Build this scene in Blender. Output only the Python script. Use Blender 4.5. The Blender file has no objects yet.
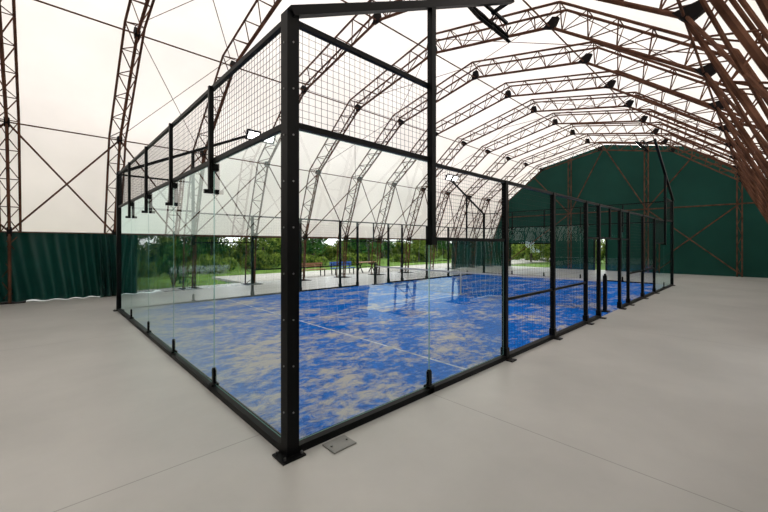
import bpy, math, random
from mathutils import Vector, Matrix
random.seed(7)
S = bpy.context.scene
S.view_settings.view_transform = 'Standard'
S.view_settings.look = 'None'

# ------------------------------------------------------------------ helpers
class MB:
    def __init__(s): s.v=[]; s.f=[]; s.m=[]
    def box(s, lo, hi, m=0):
        b=len(s.v); x0,y0,z0=lo; x1,y1,z1=hi
        s.v += [(x0,y0,z0),(x1,y0,z0),(x1,y1,z0),(x0,y1,z0),(x0,y0,z1),(x1,y0,z1),(x1,y1,z1),(x0,y1,z1)]
        for q in ((0,3,2,1),(4,5,6,7),(0,1,5,4),(1,2,6,5),(2,3,7,6),(3,0,4,7)):
            s.f.append(tuple(b+i for i in q)); s.m.append(m)
    def cbox(s, c, d, m=0):
        s.box([c[i]-d[i]/2 for i in range(3)],[c[i]+d[i]/2 for i in range(3)],m)
    def tube(s,p,q,r,n=6,m=0,caps=False,r2=None,ph=0.0):
        p=Vector(p); q=Vector(q); d=(q-p)
        if d.length<1e-6: return
        d.normalize()
        up=Vector((0,0,1)) if abs(d.z)<0.95 else Vector((0,1,0))
        a=d.cross(up).normalized(); c=d.cross(a).normalized()
        b=len(s.v); r2=r if r2 is None else r2
        for k,(o,rr) in enumerate(((p,r),(q,r2))):
            for i in range(n):
                t=2*math.pi*i/n+ph
                s.v.append(tuple(o+a*math.cos(t)*rr+c*math.sin(t)*rr))
        for i in range(n):
            j=(i+1)%n
            s.f.append((b+i,b+j,b+n+j,b+n+i)); s.m.append(m)
        if caps:
            s.f.append(tuple(b+i for i in reversed(range(n)))); s.m.append(m)
            s.f.append(tuple(b+n+i for i in range(n))); s.m.append(m)
    def bar(s,p,q,w,m=0):   # square section bar
        s.tube(p,q,w/math.sqrt(2),4,m,True,ph=math.pi/4)
    def quad(s,a,b_,c,d,m=0):
        b=len(s.v); s.v+= [tuple(a),tuple(b_),tuple(c),tuple(d)]
        s.f.append((b,b+1,b+2,b+3)); s.m.append(m)
    def mesh(s,name,mats,smooth=False):
        me=bpy.data.meshes.new(name); me.from_pydata(s.v,[],s.f)
        for mt in mats: me.materials.append(mt)
        me.polygons.foreach_set('material_index',s.m)
        if smooth: me.polygons.foreach_set('use_smooth',[True]*len(s.f))
        me.update(); return me
    def build(s,name,mats,parent=None,smooth=False,bevel=0):
        return obj(name,s.mesh(name,mats,smooth),parent,bevel=bevel)
def obj(name,me,parent=None,loc=(0,0,0),rz=0,sc=(1,1,1),bevel=0):
    o=bpy.data.objects.new(name,me); S.collection.objects.link(o)
    o.location=loc; o.rotation_euler=(0,0,rz); o.scale=sc
    if parent: o.parent=parent
    if bevel:
        md=o.modifiers.new('bevel','BEVEL'); md.width=bevel; md.segments=2; md.limit_method='ANGLE'
    return o
def empty(name,loc=(0,0,0)):
    o=bpy.data.objects.new(name,None); S.collection.objects.link(o); o.location=loc; o.empty_display_size=.3; return o

def newmat(name):
    m=bpy.data.materials.new(name); m.use_nodes=True
    nt=m.node_tree; nt.nodes.clear()
    out=nt.nodes.new('ShaderNodeOutputMaterial'); return m,nt,out
def pbr(name,col,rough=.5,metal=0.0,noise=0.0,scale=8.0,bump=0.0,emit=0.0,spec=.5):
    m,nt,out=newmat(name); N=nt.nodes; L=nt.links
    p=N.new('ShaderNodeBsdfPrincipled'); p.inputs['Roughness'].default_value=rough
    p.inputs['Metallic'].default_value=metal; p.inputs['Specular IOR Level'].default_value=spec
    p.inputs['Base Color'].default_value=(*col,1)
    if emit:
        p.inputs['Emission Color'].default_value=(1,1,1,1); p.inputs['Emission Strength'].default_value=emit
    if noise or bump:
        tc=N.new('ShaderNodeTexCoord'); n=N.new('ShaderNodeTexNoise'); n.inputs['Scale'].default_value=scale
        n.inputs['Detail'].default_value=5; L.new(tc.outputs['Object'],n.inputs['Vector'])
        if noise:
            r=N.new('ShaderNodeValToRGB')
            r.color_ramp.elements[0].position=.3; r.color_ramp.elements[1].position=.7
            r.color_ramp.elements[0].color=(*[c*(1-noise) for c in col],1)
            r.color_ramp.elements[1].color=(*[min(1,c*(1+noise)) for c in col],1)
            L.new(n.outputs['Fac'],r.inputs[0]); L.new(r.outputs[0],p.inputs['Base Color'])
        if bump:
            b=N.new('ShaderNodeBump'); b.inputs['Strength'].default_value=bump
            L.new(n.outputs['Fac'],b.inputs['Height']); L.new(b.outputs[0],p.inputs['Normal'])
    L.new(p.outputs[0],out.inputs[0]); return m
def fabric(name,dcol,tcol,noise=.04,scale=.6,gloss=0.0):
    m,nt,out=newmat(name); N=nt.nodes; L=nt.links
    d=N.new('ShaderNodeBsdfDiffuse'); t=N.new('ShaderNodeBsdfTranslucent'); a=N.new('ShaderNodeAddShader')
    tc=N.new('ShaderNodeTexCoord'); n=N.new('ShaderNodeTexNoise'); n.inputs['Scale'].default_value=scale; n.inputs['Detail'].default_value=6
    L.new(tc.outputs['Object'],n.inputs['Vector'])
    fac=N.new('ShaderNodeMapRange'); fac.inputs['To Min'].default_value=1-noise*3; fac.inputs['To Max'].default_value=1+noise*2
    L.new(n.outputs['Fac'],fac.inputs['Value']); val=fac.outputs[0]
    for sh,c in ((d,dcol),(t,tcol)):
        mx=N.new('ShaderNodeVectorMath'); mx.operation='SCALE'; mx.inputs[0].default_value=c
        L.new(val,mx.inputs['Scale']); L.new(mx.outputs[0],sh.inputs['Color'])
    L.new(d.outputs[0],a.inputs[0]); L.new(t.outputs[0],a.inputs[1])
    last=a
    if gloss:
        g=N.new('ShaderNodeBsdfGlossy'); g.inputs['Roughness'].default_value=.38
        lw=N.new('ShaderNodeFresnel'); lw.inputs['IOR'].default_value=1.4
        mm=N.new('ShaderNodeMath'); mm.operation='MULTIPLY'; mm.inputs[1].default_value=gloss; L.new(lw.outputs[0],mm.inputs[0])
        mi=N.new('ShaderNodeMixShader'); L.new(mm.outputs[0],mi.inputs[0]); L.new(a.outputs[0],mi.inputs[1]); L.new(g.outputs[0],mi.inputs[2]); last=mi
    L.new(last.outputs[0],out.inputs[0]); return m

M_black=pbr('powder_coated_black_steel',(.0025,.0027,.003),.45,spec=.12)
M_wire=pbr('mesh_wire_steel',(.012,.013,.014),.6,spec=.1)
M_bolt=pbr('zinc_bolt',(.22,.22,.22),.35,1)
M_rust=pbr('rusty_truss_steel',(.100,.047,.030),.85,0,.45,3,spec=.05)
M_gus=pbr('dark_gusset_steel',(.010,.008,.008),.8,spec=.1)
M_mem=fabric('white_pvc_membrane',(.50,.465,.435),(.375,.344,.316),.07,.35)
M_green=fabric('green_pvc_fabric',(.006,.036,.028),(.002,.008,.006),.12,.5,.3)
M_curt=fabric('green_curtain_fabric',(.004,.036,.029),(.001,.008,.006),.10,1.5,.9)
M_net=pbr('net_cord',(.004,.004,.006),.8,spec=.1)
M_white=pbr('white_line',(.48,.53,.60),.9,0,.4,5,spec=.1)
M_tape=pbr('net_tape',(.6,.6,.6),.7)
M_lamp=pbr('led_lens',(.9,.9,.9),.3,emit=8)
M_bark=pbr('bark',(.04,.028,.02),.9,0,.4,6,.5)
M_conc2=pbr('outdoor_paving',(.36,.345,.31),.9,0,.15,2)
M_gravel=pbr('white_gravel',(.82,.86,.86),.9,0,.06,4)
M_grass=pbr('lawn_grass',(.085,.15,.024),.95,0,.5,1.3,spec=.1)
M_blue=pbr('blue_painted_wood',(.02,.09,.35),.5)
M_wood=pbr('bench_wood',(.25,.12,.06),.6,0,.3,9)
M_plate=pbr('galvanised_plate',(.26,.26,.25),.55,.6)

def leafmat(name,c1,c2):
    m,nt,out=newmat(name); N=nt.nodes; L=nt.links
    tc=N.new('ShaderNodeTexCoord'); n=N.new('ShaderNodeTexNoise'); n.inputs['Scale'].default_value=2.2; n.inputs['Detail'].default_value=4
    L.new(tc.outputs['Object'],n.inputs['Vector']); r=N.new('ShaderNodeValToRGB')
    r.color_ramp.elements[0].position=.38; r.color_ramp.elements[0].color=(*c1,1)
    r.color_ramp.elements[1].position=.6; r.color_ramp.elements[1].color=(*c2,1)
    L.new(n.outputs['Fac'],r.inputs[0])
    d=N.new('ShaderNodeBsdfDiffuse'); t=N.new('ShaderNodeBsdfTranslucent'); mx=N.new('ShaderNodeMixShader'); mx.inputs[0].default_value=.35
    L.new(r.outputs[0],d.inputs[0]); L.new(r.outputs[0],t.inputs[0]); L.new(d.outputs[0],mx.inputs[1]); L.new(t.outputs[0],mx.inputs[2])
    L.new(mx.outputs[0],out.inputs[0]); return m
M_leaf=leafmat('hedge_leaves',(.02,.06,.012),(.26,.34,.06))
M_leaf2=leafmat('shrub_leaves',(.012,.045,.015),(.08,.20,.04))

def glassmat(name,tint,k):
    m,nt,out=newmat(name); N=nt.nodes; L=nt.links
    tr=N.new('ShaderNodeBsdfTransparent'); tr.inputs[0].default_value=(*tint,1)
    gl=N.new('ShaderNodeBsdfGlossy'); gl.inputs['Roughness'].default_value=0.0; gl.inputs[0].default_value=(.80,1,1,1)
    f=N.new('ShaderNodeFresnel'); f.inputs['IOR'].default_value=1.5
    g=N.new('ShaderNodeNewGeometry')
    mm=N.new('ShaderNodeMath'); mm.operation='SUBTRACT'; mm.inputs[0].default_value=1.0; L.new(g.outputs['Backfacing'],mm.inputs[1])
    m2=N.new('ShaderNodeMath'); m2.operation='MULTIPLY'; L.new(mm.outputs[0],m2.inputs[0]); L.new(f.outputs[0],m2.inputs[1])
    m3=N.new('ShaderNodeMath'); m3.operation='MULTIPLY'; m3.inputs[1].default_value=k; L.new(m2.outputs[0],m3.inputs[0])
    mx=N.new('ShaderNodeMixShader'); L.new(m3.outputs[0],mx.inputs[0]); L.new(tr.outputs[0],mx.inputs[1]); L.new(gl.outputs[0],mx.inputs[2])
    L.new(mx.outputs[0],out.inputs[0]); return m
M_glass=glassmat('tempered_glass',(.97,.985,.98),2.0)
def edgemat():
    m,nt,out=newmat('glass_edge'); N=nt.nodes; L=nt.links
    tr=N.new('ShaderNodeBsdfTransparent'); tr.inputs[0].default_value=(.5,.8,.75,1)
    d=N.new('ShaderNodeBsdfDiffuse'); d.inputs[0].default_value=(.30,.55,.50,1)
    mx=N.new('ShaderNodeMixShader'); mx.inputs[0].default_value=.5
    L.new(tr.outputs[0],mx.inputs[1]); L.new(d.outputs[0],mx.inputs[2]); L.new(mx.outputs[0],out.inputs[0]); return m
M_edge=edgemat()

def floormat():
    m,nt,out=newmat('polished_concrete'); N=nt.nodes; L=nt.links
    p=N.new('ShaderNodeBsdfPrincipled'); p.inputs['Specular IOR Level'].default_value=.45; p.inputs['Roughness'].default_value=.34
    tc=N.new('ShaderNodeTexCoord')
    n=N.new('ShaderNodeTexNoise'); n.inputs['Scale'].default_value=.55; n.inputs['Detail'].default_value=8; n.inputs['Roughness'].default_value=.58
    L.new(tc.outputs['Object'],n.inputs['Vector'])
    r=N.new('ShaderNodeValToRGB'); r.color_ramp.elements[0].position=.28; r.color_ramp.elements[1].position=.72
    r.color_ramp.elements[0].color=(.375,.375,.36,1); r.color_ramp.elements[1].color=(.49,.485,.465,1)
    L.new(n.outputs['Fac'],r.inputs[0])
    sx=N.new('ShaderNodeSeparateXYZ'); L.new(tc.outputs['Object'],sx.inputs[0])
    ms=[]
    for ax,off,per in (('X',2.0,6.0),('Y',.52,6.0)):
        a=N.new('ShaderNodeMath'); a.operation='SUBTRACT'; a.inputs[1].default_value=off-.008; L.new(sx.outputs[ax],a.inputs[0])
        b=N.new('ShaderNodeMath'); b.operation='DIVIDE'; b.inputs[1].default_value=per; L.new(a.outputs[0],b.inputs[0])
        c=N.new('ShaderNodeMath'); c.operation='FRACT'; L.new(b.outputs[0],c.inputs[0])
        d=N.new('ShaderNodeMath'); d.operation='LESS_THAN'; d.inputs[1].default_value=.012/per; L.new(c.outputs[0],d.inputs[0]); ms.append(d)
    mx=N.new('ShaderNodeMath'); mx.operation='MAXIMUM'; L.new(ms[0].outputs[0],mx.inputs[0]); L.new(ms[1].outputs[0],mx.inputs[1])
    m5=N.new('ShaderNodeMath'); m5.operation='MULTIPLY'; m5.inputs[1].default_value=.5; L.new(mx.outputs[0],m5.inputs[0])
    mix=N.new('ShaderNodeMixRGB'); L.new(m5.outputs[0],mix.inputs[0]); L.new(r.outputs[0],mix.inputs[1]); mix.inputs[2].default_value=(.12,.115,.11,1)
    L.new(mix.outputs[0],p.inputs['Base Color'])
    L.new(p.outputs[0],out.inputs[0]); return m
M_floor=floormat()
def turfmat():
    m,nt,out=newmat('blue_turf_with_sand'); N=nt.nodes; L=nt.links
    p=N.new('ShaderNodeBsdfPrincipled'); p.inputs['Roughness'].default_value=.95; p.inputs['Specular IOR Level'].default_value=.0
    tc=N.new('ShaderNodeTexCoord')
    mp=N.new('ShaderNodeMapping'); mp.inputs['Scale'].default_value=(1,1.5,1); mp.inputs['Rotation'].default_value=(0,0,.7); L.new(tc.outputs['Object'],mp.inputs[0])
    n1=N.new('ShaderNodeTexNoise'); n1.inputs['Scale'].default_value=.7; n1.inputs['Detail'].default_value=3
    n2=N.new('ShaderNodeTexNoise'); n2.inputs['Scale'].default_value=3.6; n2.inputs['Detail'].default_value=11; n2.inputs['Roughness'].default_value=.78; n2.inputs['Distortion'].default_value=.5
    L.new(mp.outputs[0],n1.inputs['Vector']); L.new(mp.outputs[0],n2.inputs['Vector'])
    a=N.new('ShaderNodeMath'); a.operation='MULTIPLY'; a.inputs[1].default_value=.6; L.new(n1.outputs['Fac'],a.inputs[0])
    b=N.new('ShaderNodeMath'); b.operation='ADD'; L.new(a.outputs[0],b.inputs[0]); L.new(n2.outputs['Fac'],b.inputs[1])
    sx=N.new('ShaderNodeSeparateXYZ'); L.new(tc.outputs['Object'],sx.inputs[0])
    mr=N.new('ShaderNodeMapRange'); mr.inputs['From Min'].default_value=0; mr.inputs['From Max'].default_value=8; mr.inputs['To Min'].default_value=.08; mr.inputs['To Max'].default_value=-.01
    L.new(sx.outputs['X'],mr.inputs['Value'])
    b2=N.new('ShaderNodeMath'); b2.operation='ADD'; L.new(b.outputs[0],b2.inputs[0]); L.new(mr.outputs[0],b2.inputs[1])
    r=N.new('ShaderNodeValToRGB'); r.color_ramp.elements[0].position=.79; r.color_ramp.elements[1].position=.96
    r.color_ramp.elements[0].color=(0,0,0,1); r.color_ramp.elements[1].color=(.88,.88,.88,1)
    L.new(b2.outputs[0],r.inputs[0])
    n3=N.new('ShaderNodeTexNoise'); n3.inputs['Scale'].default_value=11; n3.inputs['Detail'].default_value=8; n3.inputs['Roughness'].default_value=.85; L.new(tc.outputs['Object'],n3.inputs['Vector'])
    r3=N.new('ShaderNodeValToRGB'); r3.color_ramp.elements[0].position=.36; r3.color_ramp.elements[1].position=.60
    r3.color_ramp.elements[0].color=(.005,.065,.32,1); r3.color_ramp.elements[1].color=(.016,.18,.68,1); L.new(n3.outputs['Fac'],r3.inputs[0])
    mix=N.new('ShaderNodeMixRGB'); L.new(r.outputs[0],mix.inputs[0]); L.new(r3.outputs[0],mix.inputs[1]); mix.inputs[2].default_value=(.52,.48,.40,1)
    L.new(mix.outputs[0],p.inputs['Base Color']); L.new(p.outputs[0],out.inputs[0]); return m
M_turf=turfmat()

# ------------------------------------------------------------------ hall shell
X0,X1=-13.0,29.0
prof=[(14.6,0.0),(14.45,2.3),(13.15,5.8),(9.8,8.45),(5.2,9.45),(0.7,8.45),(-2.7,5.8),(-4.15,2.3),(-4.3,0.0)]
PC=Vector((5.2,3.0))
def offs(pt,d):
    v=(PC-Vector(pt)); v.normalize(); return (pt[0]+v.x*d,pt[1]+v.y*d)
def ztop(y):
    for (a,b) in zip(prof[:-1],prof[1:]):
        if b[0]<=y<=a[0]:
            t=(y-a[0])/(b[0]-a[0]+1e-9); return a[1]+(b[1]-a[1])*t
    return 0
AX=[-2.4+2.75*i for i in range(-4,12)]
AX=[x for x in AX if X0+.3<x<X1-.3]

b=MB(); b.box((X0-1,-5.0,-.15),(X1+.6,15.3,0.0)); b.build('floor',[M_floor])

# membrane: one smooth sheet, gently tensioned outward between the arches
b=MB(); pp=prof[1:-1]; ppd=[]
for (p,q) in zip(pp[:-1],pp[1:]):
    for j in range(4): ppd.append((p[0]+(q[0]-p[0])*j/4,p[1]+(q[1]-p[1])*j/4))
ppd.append(pp[-1]); cols=168
for i in range(cols+1):
    x=X0+(X1-X0)*i/cols; f=abs(math.sin(math.pi*(x+2.4)/2.75))
    for j,p in enumerate(ppd):
        k=0 if j in (0,len(ppd)-1) or i in (0,cols) else 1
        o=offs(p,-.01-.16*f*k)
        b.v.append((x,o[0],o[1]))
R=len(ppd)
for i in range(cols):
    for j in range(R-1):
        b.f.append((i*R+j,(i+1)*R+j,(i+1)*R+j+1,i*R+j+1)); b.m.append(0)
b.build('ceiling',[M_mem],smooth=True)

def endwall(name,x,openings):
    b=MB(); ys=sorted(set([p[0] for p in prof]+[o[k] for o in openings for k in (0,1)]+[ -4.0+.5*i for i in range(37)]))
    for ya,yb in zip(ys[:-1],ys[1:]):
        ym=(ya+yb)/2; zb=0
        for o in openings:
            if o[0]<=ym<=o[1]: zb=o[2]
        za,zc=ztop(ya),ztop(yb)
        b.quad((x,ya,min(zb,za)),(x,yb,min(zb,zc)),(x,yb,zc),(x,ya,za))
    return b.build(name,[M_green])
OPN=[(9.0,12.7,2.05),(5.1,5.9,2.45)]
endwall('wall_far_end',X1,OPN)
endwall('wall_near_end',X0,[])
def lattice(b,p,q,n,axis,w,r=.028,r2=.014):
    p=Vector(p); q=Vector(q); ax=Vector(axis)*w/2
    b.tube(p-ax,q-ax,r); b.tube(p+ax,q+ax,r)
    for i in range(n):
        a=p.lerp(q,i/n); c=p.lerp(q,(i+1)/n); s=1 if i%2 else -1
        b.tube(a+ax*s,c-ax*s,r2,4)
b=MB(); xw=X1-.28
for y in (-2.0,2.6,7.6,12.9):
    lattice(b,(xw,y,0),(xw,y,ztop(y)-.15),int(ztop(y)/.6),(0,1,0),.22,.04)
for (ya,za,yb,zb) in ((-2,.2,2.6,4.4),(2.6,.2,-2,4.4),(7.6,4.4,12.9,.4),(2.6,4.4,5.2,9.2),(7.6,4.4,5.2,9.2),(2.6,4.4,0,7.8),(7.6,4.4,10.5,7.7)):
    b.tube((xw,ya,za),(xw,yb,zb),.04)
b.tube((xw,-3.6,4.4),(xw,13.4,4.4),.045)
b.build('end_wall_frame',[M_rust])

b=MB()
for (ya,yb,h) in OPN:
    for y in (ya,yb): b.bar((X1-.05,y,0),(X1-.05,y,h+.05),.1)
    b.bar((X1-.05,ya,h),(X1-.05,yb,h),.1)
b.build('door_frame',[M_black])

# ------------------------------------------------------------------ arch trusses
def arch_mesh():
    b=MB(); outer=[offs(p,.07) for p in prof]; inner=[offs(p,.62) for p in prof]
    inner[0]=(prof[0][0]-.55,0); inner[-1]=(prof[-1][0]+.55,0)
    outer[0]=(prof[0][0]-.07,0); outer[-1]=(prof[-1][0]+.07,0)
    hw=.24
    for k in range(len(prof)-1):
        oa,ob=Vector(outer[k]),Vector(outer[k+1]); ia,ib=Vector(inner[k]),Vector(inner[k+1])
        n=max(3,round((ob-oa).length/.85))
        P=lambda v,x:(x,v.x,v.y)
        for x in (-hw,hw): b.tube(P(oa,x),P(ob,x),.034)
        b.tube(P(ia,0),P(ib,0),.042)
        for i in range(n):
            o0,o1=oa.lerp(ob,i/n),oa.lerp(ob,(i+1)/n); im=ia.lerp(ib,(i+.5)/n)
            for x in (-hw,hw):
                b.tube(P(o0,x),P(im,0),.017,4); b.tube(P(im,0),P(o1,x),.017,4)
            b.tube(P(o0,-hw),P(o0,hw),.015,4)
        if 0<k<len(prof)-1:
            c=Vector(inner[k]); o=Vector(outer[k]); t=(Vector(inner[k+1])-Vector(inner[k-1])).normalized()
            dd=(o-c).normalized()
            pts=[c-t*.16-dd*.05,c+t*.16-dd*.05,c+t*.09+dd*.26,c-t*.09+dd*.26]
            base=len(b.v)
            for x in (-.06,.06):
                for p in pts: b.v.append((x,p.x,p.y))
            for f in ((0,1,2,3),(7,6,5,4),(0,4,5,1),(1,5,6,2),(2,6,7,3),(3,7,4,0)):
                b.f.append(tuple(base+i for i in f)); b.m.append(1)
    for y in (prof[0][0]-.3,prof[-1][0]+.3): b.cbox((0,y,.012),(.75,.85,.024),1)
    return b.mesh('arch_truss',[M_rust,M_gus])
am=arch_mesh()
for x in AX: obj('arch_truss',am,loc=(x,0,0))
b=MB()
for k in (1,2,3,4,5,6,7):
    p=offs(prof[k],.62)
    b.tube((AX[0],p[0],p[1]),(AX[-1],p[0],p[1]),.022)
for xa,xb in zip(AX[:-1],AX[1:]):
    for (k,l) in ((1,2),(7,6)):
        a=offs(prof[k],.6); c=offs(prof[l],.6)
        b.tube((xa,a[0],a[1]),(xb,c[0],c[1]),.028); b.tube((xb,a[0],a[1]),(xa,c[0],c[1]),.028)
for j,(xa,xb) in enumerate(zip(AX[:-1],AX[1:])):
    for (k,l) in ((2,3),(3,4),(4,5),(5,6)):
        if j%3==1:
            a=offs(prof[k],.1); c=offs(prof[l],.1)
            b.tube((xa,a[0],a[1]),(xb,c[0],c[1]),.012,4); b.tube((xb,a[0],a[1]),(xa,c[0],c[1]),.012,4)
b.build('arch_bracing',[M_rust])

# ------------------------------------------------------------------ side curtains / lower walls
def curtain(name,xa,xb,y,zt,amp=.06,wl=.28,zb=.02,wave=.02):
    b=MB(); n=int((xb-xa)/.03); rows=10; g=[]
    for j in range(rows+1):
        t=j/rows; row=[]
        for i in range(n+1):
            x=xa+(xb-xa)*i/n
            z=zb+(zt-zb)*t
            w=math.sin(2*math.pi*x/wl+1.6*math.sin(x*1.7)+.35*j)*amp*(1.2-.7*t)+.06*math.sin(x*2.3+j*.5)
            zz=z+wave*(.5+.5*math.sin(x*1.9+math.sin(x*4)))*(1-t)
            row.append(len(b.v)); b.v.append((x,y+w,zz))
        g.append(row)
    for j in range(rows):
        for i in range(n):
            b.f.append((g[j][i],g[j][i+1],g[j+1][i+1],g[j+1][i])); b.m.append(0)
    return b.build(name,[M_curt],smooth=True)
curtain('green_curtain',X0+.1,1.05,14.15,2.36,.16,.50)
curtain('green_curtain',22.3,X1-.1,14.3,2.3)
curtain('green_curtain',-.1,1.05,13.7,2.3,.17,.28)
curtain('green_curtain',X0+.1,4.6,-4.1,2.3)
curtain('green_curtain',8.4,X1-.1,-4.1,2.3)
curtain('green_curtain',4.6,8.4,-4.1,2.3,.05,.28,.84)
b=MB()
for y in (14.35,-4.1):
    b.tube((X0,y,2.32),(X1,y,2.32),.045)
b.build('curtain_rail',[M_rust])

# ------------------------------------------------------------------ padel court
court=empty('padel_court')
LX,LY=20.0,10.0; TZ=.02
b=MB(); b.box((0,0,0),(LX,LY,TZ)); b.build('turf',[M_turf],court)
b=MB()
for x in (3.05,16.95): b.box((x-.022,.06,TZ),(x+.022,LY-.06,TZ+.003))
b.box((3.08,LY/2-.022,TZ),(16.92,LY/2+.022,TZ+.003))
b.build('court_lines',[M_white],court)

fr=MB(); gl=MB(); wi=MB(); bo=MB()
W=.12
for x in (0,LX):
    for y in (0,LY):
        sx=-1 if x==0 else 1; sy=-1 if y==0 else 1
        cx,cy=x,y
        fr.cbox((cx,cy,2.02),(W,W,4.04)); fr.cbox((cx+sx*.02,cy+sy*.02,.008),(.23,.21,.016))
        for z in [.4+.42*i for i in range(9)]:
            bo.tube((cx,cy+sy*.055,z),(cx,cy+sy*.066,z),.008,8,0,True)
            bo.tube((cx+sx*.055,cy,z),(cx+sx*.066,cy,z),.008,8,0,True)
        for a,c in ((.10,.09),(.10,-.06),(-.07,.09)):
            bo.tube((cx+sx*a,cy+sy*c,.016),(cx+sx*a,cy+sy*c,.04),.011,8,0,True)
def glass(x0,y0,x1,y1,z0,z1):
    t=.006; al='x' if abs(x1-x0)>abs(y1-y0) else 'y'
    lo=[min(x0,x1),min(y0,y1),z0]; hi=[max(x0,x1),max(y0,y1),z1]
    k=1 if al=='x' else 0
    lo[k]-=t; hi[k]+=t; st=len(gl.m); gl.box(lo,hi)
    edge={'x':(0,1,3,5),'y':(0,1,2,4)}[al]
    for e in edge: gl.m[st+e]=1
def grid(p,dx,L_,z0,z1,sp=.07,r=.0024):
    px,py=p; ux,uy=dx; n=round(L_/sp)
    for i in range(n+1):
        s=L_*i/n; wi.tube((px+ux*s,py+uy*s,z0),(px+ux*s,py+uy*s,z1),r,3)
    m=round((z1-z0)/sp)
    for j in range(m+1):
        z=z0+(z1-z0)*j/m; wi.tube((px,py,z),(px+ux*L_,py+uy*L_,z),r,3)
def clip(x,y,inx,iny,h=.20):
    fr.cbox((x,y,.05),(.10,.10,.10)); fr.cbox((x,y,.08+h/2),(.045 if iny==0 else .06,.045 if inx==0 else .06,h))
    fr.cbox((x,y,.08+h),(.04,.04,.04))
for x in (0,LX):
    s=-1 if x==0 else 1
    xf=x+s*.045
    fr.box((x-.05,0,0),(x+.05,LY,.07))
    for z in (3.03,4.0): fr.bar((x,0,z),(x,LY,z),.055 if z<3.5 else .05)
    for i in range(5): glass(x,2*i+(.07 if i==0 else .005),x,2*i+2-(.07 if i==4 else .005),.09,2.99)
    for i in range(1,5):
        y=2*i; fr.bar((xf,y,2.6),(xf,y,4.0),.055)
        clip(x,y,1,0)
        fr.cbox((xf+s*.03,y,2.62),(.10,.05,.05)); fr.cbox((x-s*.03,y,2.62),(.04,.08,.06)); fr.cbox((x,y,2.94),(.09,.10,.09))
    grid((x,.06),(0,1),LY-.12,3.05,3.98)
for y in (0,LY):
    s=-1 if y==0 else 1; yf=y+s*.045
    fr.box((0,y-.05,0),(9,y+.05,.07)); fr.box((11,y-.05,0),(LX,y+.05,.07)); 
    for e,d in ((0,1),(LX,-1)):
        X=lambda q:e+d*q
        glass(X(.07),y,X(1.995),y,.09,2.99); glass(X(2.005),y,X(3.94),y,.09,1.97)
        clip(X(2),y,0,1)
        fr.bar((X(0),y,3.03),(X(2),y,3.03),.055); fr.bar((X(0),y,3.98),(X(2),y,3.98),.05)
        fr.bar((X(2),yf,1.93),(X(2),yf,5.0),.08)
        fr.bar((X(2),y,2.0),(X(4),y,2.0),.045); fr.bar((X(2),y,2.98),(X(4),y,2.98),.045)
        fr.cbox((X(2),yf,1.95),(.10,.10,.06))
        grid((min(X(.06),X(1.96)),y),(1,0),1.9,3.05,3.96)
        grid((min(X(2.04),X(3.96)),y),(1,0),1.92,2.02,2.96,.05,.002)
        for q in (4,6,8,9):
            fr.bar((X(q),y,0),(X(q),y,3.0),.08); fr.cbox((X(q),y+s*.06,.01),(.16,.22,.02))
            fr.cbox((X(q),y,.10),(.10,.11,.20))
        fr.bar((X(4),y,2.98),(X(9),y,2.98),.05)
        for z in (1.0,): fr.bar((X(4),y,z),(X(8),y,z),.045)
        fr.bar((X(8),y,2.1),(X(9),y,2.1),.04)
        grid((min(X(4.04),X(8.96)),y),(1,0),4.92,.08,2.96,.1,.0014)
    fr.bar((9,y,2.98),(11,y,2.98),.05); fr.bar((9,y,2.1),(11,y,2.1),.045); fr.bar((10,y,2.1),(10,y,3.0),.05)
fr.build('steel_frame',[M_black],court)
gl.build('glass_panes',[M_glass,M_edge],court)
wi.build('wire_mesh',[M_wire],court)
bo.build('bolts',[M_bolt],court)

net=empty('padel_net'); b=MB()
for y in (.12,LY-.12):
    b.bar((10,y,TZ),(10,y,1.05),.09,1); b.cbox((10,y,TZ+.015),(.22,.2,.03),1); b.tube((10,y,1.05),(10,y,1.10),.03,8,1,True)
n=220
def nh(y): return .90-.03*(1-abs(y-5)/5)
for i in range(n+1):
    y=.17+(LY-.34)*i/n; b.tube((10,y,TZ+.01),(10,y,nh(y)),.0035,3,0)
for j in range(20):
    f=j/20
    for (ya,yb) in ((.17,5),(5,LY-.17)):
        b.tube((10,ya,.03+f*(nh(ya)-.03)),(10,yb,.03+f*(nh(yb)-.03)),.0035,3,0)
for (ya,yb) in ((.15,5),(5,LY-.15)):
    for xx in (9.99,10.01):
        b.quad((xx,ya,nh(ya)-.03),(xx,yb,nh(yb)-.03),(xx,yb,nh(yb)+.03),(xx,ya,nh(ya)+.03),2)
b.box((9.985,4.98,TZ),(10.015,5.02,nh(5)),2)
b.build('net_body',[M_net,M_black,M_tape],net)

def floodlight(ex,d,y):
    b=MB(); s=1 if y==0 else -1
    yf=y-s*.045
    X=lambda q:ex+d*q
    b.bar((X(-.02),yf,4.03),(X(4.15),yf,6.08),.085)
    b.bar((X(4.1),yf-s*.05,6.06),(X(4.1),yf+s*.35,6.0),.05)
    b.bar((X(3.75),yf+s*.3,6.0),(X(4.55),yf+s*.3,6.0),.045)
    for q in (3.86,4.44):
        c=Vector((X(q),yf+s*.42,5.86)); rot=Matrix.Rotation(s*math.radians(55),3,'X')
        st=len(b.v); b.cbox((0,0,0),(.50,.38,.05),0); b.cbox((0,0,-.027),(.36,.25,.006),1)
        for k in range(7): b.cbox((-.18+.06*k,0,.04),(.008,.30,.04),0)
        for i in range(st,len(b.v)): b.v[i]=tuple(rot@Vector(b.v[i])+c)
        for e in (-.26,.26): b.bar((X(q)+e,yf+s*.3,6.0),(c.x+e,c.y,c.z),.02)
    return b.build('flood_light',[M_black,M_lamp])
for ex,d in ((0,1),(LX,-1)):
    for y in (0,LY): floodlight(ex,d,y)

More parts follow.
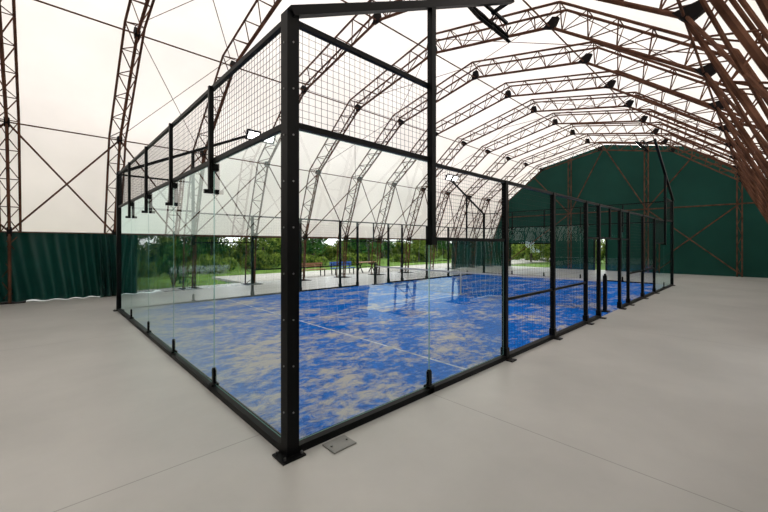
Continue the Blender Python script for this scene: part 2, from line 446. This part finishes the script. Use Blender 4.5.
b=MB(); b.cbox((.42,-.19,.008),(.26,.20,.016)); 
for a in (-.09,.09): b.tube((.42+a,-.19,.016),(.42+a,-.19,.03),.012,8,0,True)
b.build('floor_plate',[M_plate],bevel=.003)

# ------------------------------------------------------------------ outdoors
b=MB(); b.box((-60,-60,-.25),(110,110,-.17)); b.build('lawn',[M_grass])
b=MB(); b.box((6,15.3,-.17),(60,20.5,-.04)); b.build('paved_path',[M_conc2])
b=MB(); b.box((-10,-14,-.17),(40,-5.0,-.04)); b.build('gravel_yard',[M_gravel])

def leafcloud(b,c,r,n,size,m=0):
    for _ in range(n):
        while True:
            p=Vector([random.uniform(-1,1) for _ in range(3)])
            if .2<p.length<1: break
        p=Vector((p.x*r[0],p.y*r[1],p.z*r[2]))+Vector(c)
        a=Vector([random.gauss(0,1) for _ in range(3)]).normalized(); u=a.orthogonal().normalized(); w=a.cross(u)
        s=size*random.uniform(.6,1.3)
        b.quad(p-u*s*.9,p-w*s*.45,p+u*s*.9,p+w*s*.45,m)
hb=MB()
for i in range(9):
    leafcloud(hb,(random.uniform(-2.2,2.2),random.uniform(-.5,.5),random.uniform(.5,1.5)),(1.0,.7,.8),560,.13)
for i in range(6): hb.tube((random.uniform(-2,2),0,-.1),(random.uniform(-2,2),0,1.2),.03,5,1)
hedge=hb.mesh('hedge',[M_leaf,M_bark])
tb=MB()
tb.tube((0,0,-.1),(.08,.03,1.6),.14,9,1,False,.11); tb.tube((.08,.03,1.6),(0,0,4.2),.11,9,1,False,.06)
for i in range(7):
    a=i*.9; tb.tube((.03,.02,1.9+.3*i),(1.5*math.cos(a),1.5*math.sin(a),3.2+.35*i),.05,6,1,False,.02)
for i in range(12):
    a=i*.63*2; rr=random.uniform(.4,1.7); leafcloud(tb,(rr*math.cos(a),rr*math.sin(a),random.uniform(1.9,5.6)),(1.1,1.1,.8),380,.15)
tree=tb.mesh('tree',[M_leaf2,M_bark])
tb2=MB(); tb2.v=list(tb.v); tb2.f=list(tb.f); tb2.m=list(tb.m)
tree2=tb2.mesh('tree',[M_leaf,M_bark])
for i in range(26):
    x=-24+3.9*i; obj('hedge',hedge,loc=(x,33+random.uniform(-1.5,1.5)+.15*x,-.2),rz=random.uniform(-.3,.3),sc=(1.1,1.2,random.uniform(1.0,1.6)))
for i in range(22):
    x=-20+4.6*i; obj('hedge',hedge,loc=(x,26+random.uniform(-2,2)+.1*x,-.2),rz=random.uniform(-.8,.8),sc=(.6,.8,random.uniform(.5,.85)))
for i in range(34):
    x=-26+3.0*i+random.uniform(-.8,.8); obj('tree',random.choice((tree,tree2)),loc=(x,random.uniform(22,36)+.1*x,-.2),rz=random.uniform(0,6),sc=(random.uniform(.75,1.15),)*3)
for i in range(7): obj('hedge',hedge,loc=(44,-6+4.6*i,-.2),rz=1.57,sc=(1.1,1.3,1.9))
for i in range(5): obj('tree',tree2,loc=(38+random.uniform(-1,2),3+3.2*i,-.2),rz=i,sc=(.8,.8,.8))
b=MB()
for i in range(7):
    a=i*.9; b.tube((0,0,-.15),(.35*math.cos(a),.35*math.sin(a),1.2),.02,5,1,False,.008)
for i in range(10):
    a=i*.8; leafcloud(b,(.4*math.cos(a),.4*math.sin(a),.35+.17*i),(.42,.42,.35),90,.10)
b.build('shrub',[M_leaf2,M_bark]).location=(3.0,16.7,-.02)

def bench(x,y,rz,mat):
    b=MB()
    for dy in (-.16,0,.16): b.cbox((0,dy,.44),(1.8,.13,.035),0)
    for dz in (.62,.78): b.cbox((0,.27,dz),(1.8,.03,.12),0)
    for sx in (-.75,.75):
        b.bar((sx,-.2,0),(sx,-.18,.43),.05,1); b.bar((sx,.22,0),(sx,.29,.86),.05,1); b.bar((sx,-.2,.41),(sx,.24,.41),.045,1)
    o=b.build('park_bench',[mat,M_black]); o.location=(x,y,-.04); o.rotation_euler=(0,0,rz)
bench(10.6,16.3,.05,M_wood); bench(13.0,16.4,0,M_blue)
b=MB()
for k in range(5): b.cbox((0,-.28+.14*k,.74),(1.5,.12,.035),0)
for sx in (-.55,.55):
    b.bar((sx,-.32,0),(sx,.2,.72),.05,1); b.bar((sx,.32,0),(sx,-.2,.72),.05,1)
b.bar((-.55,0,.4),(.55,0,.4),.05,1)
b.build('picnic_table',[M_wood,M_black]).location=(15.2,16.6,-.04)

# ------------------------------------------------------------------ light
w=bpy.data.worlds.new('World'); S.world=w; w.use_nodes=True
bg=w.node_tree.nodes['Background']; bg.inputs[0].default_value=(.98,.99,1,1); bg.inputs[1].default_value=2.6
l=bpy.data.lights.new('sun','SUN'); l.energy=1.5; l.angle=.3; l.color=(1,.95,.88)
o=bpy.data.objects.new('sun',l); S.collection.objects.link(o); o.rotation_euler=(math.radians(28),math.radians(12),0)

# ------------------------------------------------------------------ camera (lens with slight vertical shift)
cam=bpy.data.cameras.new('camera'); co=bpy.data.objects.new('camera',cam); S.collection.objects.link(co)
cam.sensor_width=36; cam.lens=361/768*36; cam.clip_start=.05; cam.clip_end=400; cam.shift_y=-11/768
co.location=(-1.66,-3.0,1.92); co.rotation_euler=(math.radians(90),0,math.radians(46.45-90))
S.camera=co
